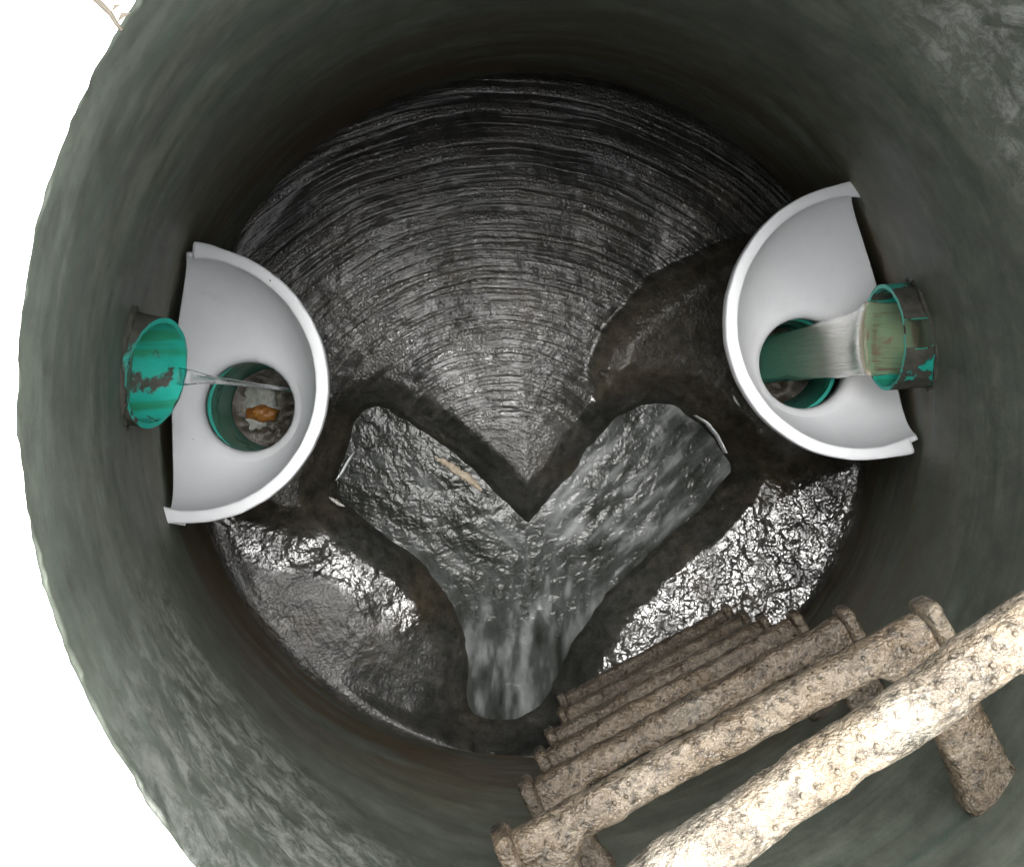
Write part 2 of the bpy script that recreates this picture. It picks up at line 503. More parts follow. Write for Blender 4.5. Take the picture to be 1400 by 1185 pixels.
def build_shaft():
    seg, nz = 420, 150
    v = []; f = []
    zs = [-0.34 + (HT + 0.34) * (i / nz) for i in range(nz + 1)]
    for i, z in enumerate(zs):
        cx, cy = wall_c(z) if z > 0 else (0, 0)
        rr = wall_r(z) if z > 0 else R0
        for j in range(seg):
            a = 2 * math.pi * j / seg
            c, s = math.cos(a), math.sin(a)
            q = Vector((c * 3.0, s * 3.0, z * 9.0))
            d = 0.0022 * mnoise.noise(q) + 0.0012 * mnoise.noise(q * 3.1)
            t = max(0.0, (z - HT + 0.03) / 0.03)        # spalled, uneven lip
            d += t * (0.0016 * mnoise.noise(Vector((c * 16, s * 16, 3.0))) + 0.0022 * mnoise.noise(Vector((c * 60, s * 45, 9.0))))
            zz = z + t * 0.004 * mnoise.noise(Vector((c * 30, s * 30, 1.0)))
            d += bulge(a, z)
            v.append((cx + (rr + d) * c, cy + (rr + d) * s, zz))
    for i in range(nz):
        for j in range(seg):
            k = (j + 1) % seg
            f.append((i * seg + j, i * seg + k, (i + 1) * seg + k, (i + 1) * seg + j))
    # flat top of the cone section and its outer face
    base = nz * seg
    for rr, z in ((RT + 0.10, HT - 0.006), (RT + 0.11, HT - 0.12)):
        o = len(v)
        for j in range(seg):
            a = 2 * math.pi * j / seg
            v.append((OX + rr * math.cos(a), OY + rr * math.sin(a), z))
        for j in range(seg):
            k = (j + 1) % seg
            f.append((base + j, base + k, o + k, o + j))
        base = o
    o = mesh_obj('manhole_shaft', v, f, MW)
    tag(o, 'grey-green stained concrete cone wall of the round manhole shaft', 'manhole shaft')
    return o
build_shaft()

ZW = -0.135
WATER_PX = [(470, 612), (498, 562), (530, 560), (600, 602), (660, 655), (722, 726), (760, 672), (800, 622), (850, 567),
            (915, 548), (950, 565), (1000, 632), (985, 662), (930, 715), (870, 765), (815, 820), (780, 870), (755, 930),
            (742, 958), (700, 984), (652, 978), (642, 955), (647, 895), (632, 848), (609, 805), (578, 768), (539, 735), (500, 705), (458, 680)]
def chaikin(P, keep, it=2):
    for _ in range(it):
        Q = []
        n = len(P)
        for i in range(n):
            a, b = np.array(P[i], float), np.array(P[(i + 1) % n], float)
            if tuple(P[i]) in keep: Q.append(tuple(P[i]))
            Q.append(tuple(a * .75 + b * .25)); Q.append(tuple(a * .25 + b * .75))
        P = Q
    return P
WATER = [tuple(at(x, y, ZW)[:2]) for x, y in chaikin(WATER_PX, {(722, 726)})]
MOUND_R = [tuple(at(x, y, 0.0)[:2]) for x, y in [(815, 560), (806, 500), (830, 445), (890, 375), (980, 330), (1100, 290), (1250, 400), (1230, 600), (1080, 680), (1000, 620), (930, 545), (870, 548)]]
MOUND_L = [tuple(at(x, y, 0.0)[:2]) for x, y in [(240, 500), (440, 540), (482, 590), (452, 690), (446, 735), (390, 735), (280, 690)]]
FILM_R = [tuple(at(x, y, -0.03)[:2]) for x, y in [(1150, 620), (1185, 720), (1100, 850), (900, 980), (760, 1010), (800, 890), (900, 800), (1000, 720), (1060, 640)]]
FILM_L = [tuple(at(x, y, -0.03)[:2]) for x, y in [(285, 690), (420, 730), (480, 735), (560, 800), (610, 870), (560, 880), (450, 800), (340, 760)]]

def floor_z(X, Y):
    r = np.hypot(X, Y)
    d = sdf_poly(X, Y, WATER)
    d = d + 0.008 * fbm(X, Y, 12, 30, 4)
    dw = np.maximum(R0 - r, 0.0)
    dp = np.maximum(d - 0.045, 0)
    t = dp / (dp + dw + 1e-4)
    z = -0.070 * (1 - t)
    mr = sdf_poly(X, Y, MOUND_R); ml = sdf_poly(X, Y, MOUND_L)
    z = z + 0.034 * (1 - sstep(-0.085, 0.012, mr + 0.012 * fbm(X, Y, 9, 91, 3))) + 0.026 * (1 - sstep(-0.07, 0.01, ml))
    z = z - 0.0022 * np.exp(-(mr / 0.010) ** 2) * sstep(0.0, 0.05, dp) * sstep(0.0, 0.06, Y - at(1000, 540, 0.0)[1])
    z = z + 0.0042 * fbm(X, Y, 5, 3, 2) + 0.0005 * fbm(X, Y, 45, 9, 2)
    z = z - 0.050 * (1 - sstep(0.0, 0.075, d))
    bank = 1 - sstep(-0.042, 0.020, d)
    z = z * (1 - bank) + (-0.235 + 0.004 * fbm(X, Y, 20, 40, 2)) * bank
    z = z * (0.12 + 0.88 * sstep(0.0, 0.045, dw))
    br = at(690, 690, 0.0)
    brr = np.hypot(X - br[0], Y - br[1])
    return z, d, mr, ml, brr

def build_floor():
    step = 0.0036
    n = int(2 * 0.775 / step)
    xs = np.linspace(-0.775, 0.775, n)
    X, Y = np.meshgrid(xs, xs, indexing='ij')
    Z, d, mr, ml, brr = floor_z(X, Y)
    keep = np.hypot(X, Y) < 0.772
    idx = -np.ones(X.shape, int)
    idx[keep] = np.arange(keep.sum())
    V = np.stack([X[keep], Y[keep], Z[keep]], 1)
    q = keep[:-1, :-1] & keep[1:, :-1] & keep[1:, 1:] & keep[:-1, 1:]
    Fq = np.stack([idx[:-1, :-1][q], idx[1:, :-1][q], idx[1:, 1:][q], idx[:-1, 1:][q]], 1)
    me = bpy.data.meshes.new('bench')
    me.vertices.add(len(V)); me.vertices.foreach_set('co', V.ravel())
    me.loops.add(Fq.size); me.loops.foreach_set('vertex_index', Fq.ravel().astype(np.int32))
    me.polygons.add(len(Fq))
    me.polygons.foreach_set('loop_start', np.arange(0, Fq.size, 4, dtype=np.int32))
    me.polygons.foreach_set('use_smooth', np.ones(len(Fq), bool))
    me.update(calc_edges=True); me.validate()
    fr = sdf_poly(X, Y, FILM_R); fl = sdf_poly(X, Y, FILM_L)
    film = np.maximum(1 - sstep(-0.03, 0.03, fr + 0.02 * fbm(X, Y, 14, 5, 3)), 0.8 * (1 - sstep(-0.02, 0.02, fl + 0.02 * fbm(X, Y, 14, 6, 3))))
    gl = at(828, 525, 0.0); film = np.maximum(film, 1 - sstep(0.01, 0.05, np.hypot((X - gl[0]) * 1.5, Y - gl[1]) - 0.02 + 0.012 * fbm(X, Y, 30, 8, 2)))
    mound = np.maximum(1 - sstep(-0.03, 0.005, mr), 0.8 * (1 - sstep(-0.03, 0.02, ml)))
    broom = sstep(0.02, 0.07, d) * (1 - mound) * (1 - film) * (0.25 + 0.75 * sstep(-0.10, 0.05, Y - 0.0))
    col = np.zeros((len(V), 4), np.float32); col[:, 3] = 1
    col[:, 0] = broom[keep]; col[:, 1] = film[keep]; col[:, 2] = mound[keep]
    a = me.color_attributes.new('zone', 'FLOAT_COLOR', 'POINT')
    a.data.foreach_set('color', col.ravel())
    me.materials.append(MB)
    o = bpy.data.objects.new('floor', me)
    COL.objects.link(o)
    return structure(o)
build_floor()

def build_water():
    step = 0.0035
    W = np.array(WATER)
    x0, y0 = W.min(0) - 0.06; x1, y1 = W.max(0) + 0.06
    xs = np.arange(x0, x1, step); ys = np.arange(y0, y1, step)
    X, Y = np.meshgrid(xs, ys, indexing='ij')
    d = sdf_poly(X, Y, WATER)
    keep = d < 0.035
    # chop: waves stretched along the run of each branch
    left = at(590, 690, ZW); right = at(880, 660, ZW); out = at(695, 900, ZW)
    def dirn(ang): return math.cos(ang), math.sin(ang)
    Z = np.zeros_like(X)
    wsum = np.zeros_like(X)
    AE = np.zeros_like(X)
    for (c, ang, amp, sd, fo) in ((at(500, 640, ZW), -0.6, 0.35, 45, 0.08), (left, -0.75, 0.8, 50, 0.25), (right, 0.80 + math.pi, 0.8, 60, 0.42), (out, -1.6, 1.15, 70, 0.34)):
        w = np.exp(-((X - c[0]) ** 2 + (Y - c[1]) ** 2) / 0.03) + 1e-6
        u = X * math.cos(ang) + Y * math.sin(ang); v = -X * math.sin(ang) + Y * math.cos(ang)
        h = 0.0013 * fbm(u * 0.5, v, 48, sd, 2) + 0.0022 * fbm(u * 0.6, v, 17, sd + 5, 2)
        AE += w * (fo + 0.30 * fbm(u * 0.3, v, 60, sd + 9, 3) + 0.26 * fbm(u * 0.45, v, 16, sd + 12, 3))
        Z += w * amp * h; wsum += w
    Z = ZW + Z / wsum
    idx = -np.ones(X.shape, int); idx[keep] = np.arange(keep.sum())
    V = np.stack([X[keep], Y[keep], Z[keep]], 1)
    q = keep[:-1, :-1] & keep[1:, :-1] & keep[1:, 1:] & keep[:-1, 1:]
    Fq = np.stack([idx[:-1, :-1][q], idx[1:, :-1][q], idx[1:, 1:][q], idx[:-1, 1:][q]], 1)
    o = mesh_obj('water', V, [tuple(map(int, a)) for a in Fq], MWATER)
    ae = np.clip(AE / wsum, 0, 1)[keep].astype(np.float32)
    at_ = o.data.attributes.new('aeration', 'FLOAT', 'POINT')
    at_.data.foreach_set('value', ae)
    return structure(o)
build_water()

# ------------------------------------------------------------------ drop bowls
ZL = 0.65
def build_bowl(A_px, B_px, T_px, H_px, hole_r, zh, label):
    A = at(*A_px, ZL); B = at(*B_px, ZL); T = at(*T_px, ZL)
    mid = (A + B) / 2
    e2 = (B - A)[:2] / np.linalg.norm((B - A)[:2])
    e1 = np.array([-e2[1], e2[0]])
    if np.dot(e1, (T - mid)[:2]) < 0: e1 = -e1
    s = float(np.dot((T - mid)[:2], e1)); half = np.linalg.norm((B - A)[:2]) / 2
    rho = (s * s + half * half) / (2 * s)
    C = mid[:2] + e1 * (s - rho)
    Hc = at(*H_px, zh)[:2]
    root = thing('drop_bowl', label, 'drop bowl', (float(mid[0]), float(mid[1]), ZL), 'white drop bowls on the shaft wall')
    off = np.array(root.location)
    NTH, NU = 300, 26
    rings = []
    for k in range(NTH):
        th = 2 * math.pi * k / NTH
        dx, dy = math.cos(th), math.sin(th)
        hc = Hc - C
        bq = hc[0] * dx + hc[1] * dy
        D = -bq + math.sqrt(max(bq * bq - (hc @ hc - rho * rho), 1e-6))
        def P(u):
            q = hole_r + 0.012 + (D - hole_r - 0.012) * u
            g = 0.46 * u + 0.54 * (1 - math.sqrt(max(0.0, 1 - min(u, 1.0) ** 2.3)))
            return np.array([Hc[0] + dx * q, Hc[1] + dy * q, zh + (ZL - zh) * g])
        ue = 1.0
        def cut(q): return gap(q) + 0.004 + 0.016 * (ZL - q[2]) / (ZL - zh)
        if cut(P(1.0)) > 0:
            lo, hi = 0.0, 1.0
            for _ in range(30):
                m_ = (lo + hi) / 2
                if cut(P(m_)) < 0: lo = m_
                else: hi = m_
            ue = lo
        ring = []
        for (rr, zz) in ((hole_r, zh - 0.040), (hole_r, zh - 0.016), (hole_r + 0.0035, zh - 0.006)):
            ring.append(np.array([Hc[0] + dx * rr, Hc[1] + dy * rr, zz]) - off)
        for i in range(NU + 1):
            u = ue * (1 - (1 - i / NU) ** 1.5)
            ring.append(P(u) - off)
        rings.append(ring)
    n = len(rings[0]); v = [p for r in rings for p in r]; f = []
    for k in range(NTH):
        k2 = (k + 1) % NTH
        for i in range(n - 1):
            f.append((k * n + i, k * n + i + 1, k2 * n + i + 1, k2 * n + i))
    sh = mesh_obj('shell', v, f, MPL, root)
    recalc(sh)
    md = sh.modifiers.new('thickness', 'SOLIDIFY'); md.thickness = 0.007; md.offset = -1
    # lip: rolled rim swept from one wall corner to the other
    aA = math.atan2(*(A[:2] - C)[::-1]); aB = math.atan2(*(B[:2] - C)[::-1]); aT = math.atan2(*(T[:2] - C)[::-1])
    def wrap(x): return (x + math.pi) % (2 * math.pi) - math.pi
    dA = wrap(aA - aT); dB = wrap(aB - aT)
    prof = [(-0.003, -0.030), (0.008, -0.030), (0.0118, -0.026), (0.0122, 0.001), (0.0105, 0.0035), (0.003, 0.0036), (-0.0055, 0.0032), (-0.0075, 0.001), (-0.0078, -0.006), (-0.004, -0.012)]
    rings = []
    NS = 90
    for k in range(NS + 1):
        a = aT + dA * 1.02 + (dB - dA) * 1.02 * k / NS
        c, s_ = math.cos(a), math.sin(a)
        flare = 1.0 + 0.5 * max(0, 1 - min(k, NS - k) / 6.0)
        wob = 0.0010 * mnoise.noise(Vector((c * 9, s_ * 9, 4)))
        rings.append([np.array([C[0] + c * (rho + wob + q * flare), C[1] + s_ * (rho + wob + q * flare), ZL + zz * flare]) - off for q, zz in prof])
    v, f = loft(rings)
    lip = mesh_obj('rim', v, f, MPL, root); recalc(lip)
    bv = lip.modifiers.new('round', 'SUBSURF'); bv.levels = 1; bv.render_levels = 1
    # mounting flanges folded down at the lower wall corner
    for (E, sg) in ((B, 1),):
        d = E[:2] - C; d = d / np.linalg.norm(d)
        tdir = np.array([e1[0], e1[1]])
        pts = []
        for lay in (0.0, 0.005):
            base = E[:2] + d * (0.012 + lay) - tdir * 0.004
            for (t, z) in ((0.0, -0.020), (0.046, -0.020), (0.036, -0.052), (0.022, -0.064), (0.004, -0.056)):
                pts.append(np.array([base[0] + tdir[0] * t, base[1] + tdir[1] * t, ZL + z]) - off)
        ff = [(0, 1, 2, 3, 4), (9, 8, 7, 6, 5)] + [(i, (i + 1) % 5, 5 + (i + 1) % 5, 5 + i) for i in range(5)]
        fl = mesh_obj('mounting_flange', pts, ff, MPL, root, smooth=False); recalc(fl)
    return Hc

ZH = 0.485
HL = build_bowl((267, 345), (214, 700), (441, 520), (338, 556), 0.083, ZH, 'white half-round plastic drop bowl catching a thin trickle on the left wall')
HR = build_bowl((1178, 260), (1241, 607), (999, 440), (1103, 496), 0.086, ZH, 'white half-round plastic drop bowl catching a thick water jet on the right wall')

# ------------------------------------------------------------------ drop pipes under the bowls
def tube_z(name, cx, cy, r, z0, z1, mat, parent, seg=64, off=(0, 0, 0), flip=False, lean=(0, 0)):
    v = []; f = []; nz = 30
    for i in range(nz + 1):
        z = z0 + (z1 - z0) * i / nz
        for j in range(seg):
            a = 2 * math.pi * j / seg
            k_ = (z1 - z) / (z1 - z0)
            v.append((cx + lean[0] * k_ + r * math.cos(a) - off[0], cy + lean[1] * k_ + r * math.sin(a) - off[1], z - off[2]))
    for i in range(nz):
        for j in range(seg):
            k = (j + 1) % seg
            q = (i * seg + j, i * seg + k, (i + 1) * seg + k, (i + 1) * seg + j)
            f.append(q[::-1] if flip else q)
    return mesh_obj(name, v, f, mat, parent)

MSED = mat_simple('pipe_silt', [(0.30, (0.035, 0.024, 0.014)), (0.50, (0.075, 0.055, 0.035)), (0.60, (0.20, 0.18, 0.14)), (0.72, (0.34, 0.31, 0.26))], 26, 0.4, 0.6, 50, 0.006)
MORANGE = mat_simple('orange_growth', [(0.35, (0.30, 0.10, 0.015)), (0.65, (0.45, 0.19, 0.04))], 60, 0.4, 0.5, 90, 0.004)
MPALE = mat_simple('pale_scum', [(0.35, (0.34, 0.33, 0.30)), (0.65, (0.55, 0.54, 0.50))], 50, 0.45, 0.6, 80, 0.005)

def blob(name, cx, cy, cz, rx, ry, rz, mat, parent, off, seed, n=40):
    rings = []
    for i in range(1, 12):
        ph = math.pi * i / 12
        ring = []
        for j in range(n):
            a = 2 * math.pi * j / n
            q = Vector((math.sin(ph) * math.cos(a), math.sin(ph) * math.sin(a), math.cos(ph)))
            k = 1 + 0.45 * mnoise.noise(q * 1.7 + Vector((seed, 0, 0))) + 0.2 * mnoise.noise(q * 4 + Vector((0, seed, 0)))
            ring.append((cx + rx * q.x * k - off[0], cy + ry * q.y * k - off[1], cz + rz * q.z * k - off[2]))
        rings.append(ring)
    v, f = loft(rings)
    o = mesh_obj(name, v, f, mat, parent); recalc(o)
    return o

def build_drop(H, label, left):
    root = thing('drop_pipe', label, 'pipe', (float(H[0]), float(H[1]), -0.05), 'drop pipes below the bowls')
    off = np.array(root.location)
    top = 0.385
    ln = np.array(H) / np.linalg.norm(H) * (0.055 if left else 0.115)
    H2 = np.array(H) + ln * 0.80
    tube_z('pipe_wall', H[0], H[1], 0.091, -0.05, top, MTDROP, root, off=off, lean=ln)
    bore = tube_z('bore', H[0], H[1], 0.0845, -0.05, top, MTDROP, root, off=off, flip=True, lean=ln)
    # cut rim between wall and bore
    v = []; f = []
    seg = 64
    for r in (0.091, 0.0845):
        for j in range(seg):
            a = 2 * math.pi * j / seg
            v.append((r * math.cos(a), r * math.sin(a), top + 0.05))
    for j in range(seg):
        k = (j + 1) % seg
        f.append((j, k, seg + k, seg + j))
    mesh_obj('cut_edge', v, f, MRIMTEAL, root, smooth=False)
    # silt on the bend below
    v = []; f = []
    NR, NA = 14, 48
    hx, hy = H2 - np.array(H)
    v.append((hx, hy, 0.055))
    for i in range(1, NR + 1):
        for j in range(NA):
            a = 2 * math.pi * j / NA; r = 0.0843 * i / NR
            x, y = r * math.cos(a), r * math.sin(a)
            v.append((x + hx, y + hy, 0.055 + 0.25 * (x if left else -x) * -1 + 0.008 * mnoise.noise(Vector((x * 40, y * 40, 2.0 if left else 6.0)))))
    for j in range(NA): f.append((0, 1 + j, 1 + (j + 1) % NA))
    for i in range(NR - 1):
        for j in range(NA):
            k = (j + 1) % NA
            f.append((1 + i * NA + j, 1 + (i + 1) * NA + j, 1 + (i + 1) * NA + k, 1 + i * NA + k))
    sed = mesh_obj('silt', v, f, MSED, root); recalc(sed)
    if left:
        blob('pale_scum', H2[0] - 0.030, H2[1] + 0.012, 0.012, 0.036, 0.034, 0.012, MPALE, root, off, 1.0)
        blob('orange_growth', H2[0] - 0.022, H2[1] - 0.012, 0.020, 0.030, 0.018, 0.012, MORANGE, root, off, 4.0)
        blob('pale_scum', H2[0] - 0.040, H2[1] - 0.030, 0.012, 0.022, 0.018, 0.010, MPALE, root, off, 7.0)
MRIMTEAL = mat_simple('teal_pipe_rim', [(0.3, (0.03, 0.42, 0.33)), (0.7, (0.06, 0.52, 0.42))], 30, 0.35, 0.1)
build_drop(HL, 'teal drop pipe with orange and white scum below the left bowl', True)
build_drop(HR, 'teal drop pipe swallowing the murky jet below the right bowl', False)

# ------------------------------------------------------------------ inlet pipes through the wall
def build_inlet(P_in, r, ax, crown_x, inv_x, label, notch, msh, mbore):
    """P_in: axis point where the bore leaves; ax: unit axis pointing into the chamber"""
    root = thing('inlet_pipe', label, 'pipe', tuple(map(float, P_in)), 'inlet pipes above the bowls')
    ax = np.array([ax[0], ax[1], 0.0]); ax /= np.linalg.norm(ax)
    side = np.array([-ax[1], ax[0], 0.0]); up = np.array([0, 0, 1.0])
    NA, NX = 144, 110
    def xend(a):
        c = (1 + math.cos(a)) / 2              # 1 at the crown
        return inv_x + (crown_x - inv_x) * c
    def surf(rad, back):
        rings = []
        for i in range(NX + 1):
            t = i / NX
            ring = []
            for j in range(NA):
                a = 2 * math.pi * j / NA
                e = xend(a) + 0.0010 * mnoise.noise(Vector((math.cos(a) * 6, math.sin(a) * 6, 5 * rad)))
                x = back + (e - back) * t
                ring.append(ax * x + (side * math.sin(a) + up * math.cos(a)) * rad)
            rings.append(ring)
        v, f = loft(rings, cap=False)
        if notch:
            keep = []
            for q in f:
                c = sum(np.array(v[k]) for k in q) / 4
                x = float(c @ ax); s = float(c @ side); z = float(c[2])
                if z > 0 and (2 * (x - notch[0]) / (notch[1] - notch[0]) - 1) ** 4 + (2 * (s - notch[2]) / (notch[3] - notch[2]) - 1) ** 4 < 1 + 0.5 * mnoise.noise(Vector((x * 60, s * 60, 0))): continue
                keep.append(q)
            f = keep
        return v, f
    v, f = surf(r, -0.12); o = mesh_obj('pipe_wall', v, f, msh, root)
    v, f = surf(r - 0.006, -0.12); o = mesh_obj('bore', v, [q[::-1] for q in f], mbore, root)
    # annular cut edge at the mouth
    v = []; f = []
    for rad in (r, r - 0.006):
        for j in range(NA):
            a = 2 * math.pi * j / NA
            e = xend(a) + 0.0010 * mnoise.noise(Vector((math.cos(a) * 6, math.sin(a) * 6, 5 * rad)))
            v.append(ax * e + (side * math.sin(a) + up * math.cos(a)) * rad)
    for j in range(NA):
        k = (j + 1) % NA
        f.append((j, k, NA + k, NA + j))
    mesh_obj('cut_edge', v, f, MTRING, root, smooth=False)
    # dark disc far inside the wall, coloured as the shade deep in the pipe
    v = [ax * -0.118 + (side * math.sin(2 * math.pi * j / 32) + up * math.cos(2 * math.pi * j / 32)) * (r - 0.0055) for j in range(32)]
    mesh_obj('bore_shade_disc', v, [tuple(range(32))], MDARK, root, smooth=False)
    # rough mortar collar where the pipe meets the wall
    rings = []
    P = np.array(P_in)
    for j in range(97):
        a = 2 * math.pi * j / 96
        rad = r + 0.004
        w0 = P + (side * math.sin(a) + up * math.cos(a)) * rad
        xw = to_wall(w0 - ax * 0.0 + ax * 0.15, -ax[:2], 0.6)
        x = 0.15 - xw - 0.005
        ring = []
        for k in range(10):
            b = 2 * math.pi * k / 10
            s_ = 0.008 * (1 + 1.3 * mnoise.noise(Vector((math.cos(a) * 4, math.sin(a) * 4, k * 0.4 + 3 * r))))
            ring.append(ax * (x + s_ * math.cos(b)) + (side * math.sin(a) + up * math.cos(a)) * (rad + 0.6 * s_ * math.sin(b)))
        rings.append(ring)
    v, f = loft(rings, cap=False)
    o = mesh_obj('mortar_collar', v, f, MMORTAR, root); recalc(o)
    return root

# left pipe
ZPL = 0.98
pl = at(203, 508, ZPL)
axl = np.array([1.0, -0.20]); axl /= np.linalg.norm(axl)
dl = to_wall(pl, -axl)
print('left pipe: axis point to wall', dl, pl, wall_r(ZPL))
build_inlet(pl, 0.0665, axl, -0.004, 0.026, 'teal inlet pipe dripping a thin trickle above the left bowl', None, MTSHELL, MTBORE)
# right pipe
ZPR = 0.705
pr = at(1229, 460, ZPR)
axr = np.array([-1.0, -0.08]); axr /= np.linalg.norm(axr)
dr = to_wall(pr, -axr)
print('right pipe: axis point to wall', dr, pr)
MTSHELL2 = mat_teal('teal_shell_mortar_crust', 0.44, 0.47, 15, 6.3)
build_inlet(pr, 0.080, axr, 0.026, 0.022, 'teal inlet pipe pouring a thick murky jet above the right bowl', (-0.035, 0.095, -0.020, 0.022), MTSHELL2, MTBORE)

# ------------------------------------------------------------------ falling water
def stream(name, pts, widths, thick, mat, label, wdir, seed, n=28, group=None, bow=None):
    """elliptical ribbon through pts; wdir = horizontal width direction"""
    pts = [np.array(p) for p in pts]
    m = 60
    T = np.linspace(0, len(pts) - 1, m)
    rings = []
    for t in T:
        i = min(int(t), len(pts) - 2); u = t - i
        p0 = pts[max(i - 1, 0)]; p1 = pts[i]; p2 = pts[i + 1]; p3 = pts[min(i + 2, len(pts) - 1)]
        c = 0.5 * ((2 * p1) + (-p0 + p2) * u + (2 * p0 - 5 * p1 + 4 * p2 - p3) * u * u + (-p0 + 3 * p1 - 3 * p2 + p3) * u ** 3)
        g = 0.5 * ((-p0 + p2) + 2 * (2 * p0 - 5 * p1 + 4 * p2 - p3) * u + 3 * (-p0 + 3 * p1 - 3 * p2 + p3) * u * u)
        g /= np.linalg.norm(g) + 1e-9
        w = np.interp(t, range(len(pts)), widths); th = np.interp(t, range(len(pts)), thick)
        wd = np.array([wdir[0], wdir[1], 0.0]); wd -= g * (wd @ g); wd /= np.linalg.norm(wd)
        nn = np.cross(g, wd)
        bw = np.interp(t, range(len(pts)), bow) if bow else 0.0
        ring = []
        for j in range(n):
            a = 2 * math.pi * j / n
            k = 1 + 0.16 * mnoise.noise(Vector((math.cos(a) * 2.5, math.sin(a) * 2.5, t * 0.7 + seed))) + 0.08 * mnoise.noise(Vector((math.cos(a) * 7, math.sin(a) * 7, t * 0.9 + seed)))
            ring.append(c + wd * (w / 2 * math.cos(a) * k) + nn * (th / 2 * math.sin(a) * k) + np.array([0, 0, bw * math.cos(a) ** 2]))
        rings.append(ring)
    v, f = loft(rings)
    base = np.array(pts[-1])
    o = mesh_obj(name, [np.array(q) - base for q in v], f, mat)
    o.location = tuple(map(float, base))
    recalc(o)
    tag(o, label, 'water', group)
    return o

MCLEAR = mat_clear_water('clear_trickle', (0.93, 0.95, 0.95), 1.0, 0.04, 60, 0.003)
MMURK = mat_clear_water('murky_jet', (0.95, 0.87, 0.68), 0.86, 0.20, 60, 0.008)
lipL = pl + np.array([axl[0], axl[1], 0]) * 0.024 + np.array([0, 0, -0.058])
stream('water_trickle', [lipL - np.array([axl[0] * 0.006, axl[1] * 0.006, 0.002]), lipL + np.array([0.012, 0, -0.004]), lipL + np.array([0.026, -0.001, -0.06]), lipL + np.array([0.040, -0.002, -0.2]),
        lipL + np.array([0.052, -0.003, -0.42]), lipL + np.array([0.060, -0.003, -0.78])],
       [0.022, 0.017, 0.010, 0.007, 0.006, 0.006], [0.0025, 0.0025, 0.003, 0.003, 0.004, 0.004], MCLEAR, 'thin clear trickle falling from the left teal pipe into the bowl hole', (0, 1), 2.0)
lipR = pr + np.array([axr[0], axr[1], 0]) * 0.02 + np.array([0, 0, -0.052])
print('jet lip', lipR, 'hole', HR)
dx = HR[0] - lipR[0]
stream('water_jet', [lipR + np.array([0.100, 0.008, -0.008]), lipR + np.array([0.020, 0.001, -0.008]), lipR + np.array([-0.012, 0, -0.002]), lipR + np.array([dx * 0.32, -0.004, -0.045]), lipR + np.array([dx * 0.62, -0.006, -0.13]),
        lipR + np.array([dx * 0.86, -0.008, -0.28]), lipR + np.array([dx * 1.05, -0.010, -0.60])],
       [0.105, 0.105, 0.108, 0.098, 0.092, 0.090, 0.088], [0.012, 0.012, 0.013, 0.014, 0.016, 0.018, 0.02], MMURK, 'thick murky water jet arching from the right teal pipe into the bowl', (0, 1), 5.0, bow=[0.022, 0.022, 0.016, 0.006, 0, 0, 0])

# ------------------------------------------------------------------ mud-coated manhole steps
ANG = 0.482
def rounded(w, h, n=20, p=2.6):
    out = []
    for j in range(n):
        a = 2 * math.pi * j / n
        c, s = math.cos(a), math.sin(a)
        out.append((w / 2 * math.copysign(abs(c) ** (2 / p), c), h / 2 * math.copysign(abs(s) ** (2 / p), s)))
    return out

def mudshift(p, seed, amp=1.0):
    q = Vector(p)
    return amp * (0.0022 * mnoise.noise(q * 28 + Vector((seed, 0, 0))) + 0.0016 * mnoise.noise(q * 75 + Vector((0, seed, 0))))

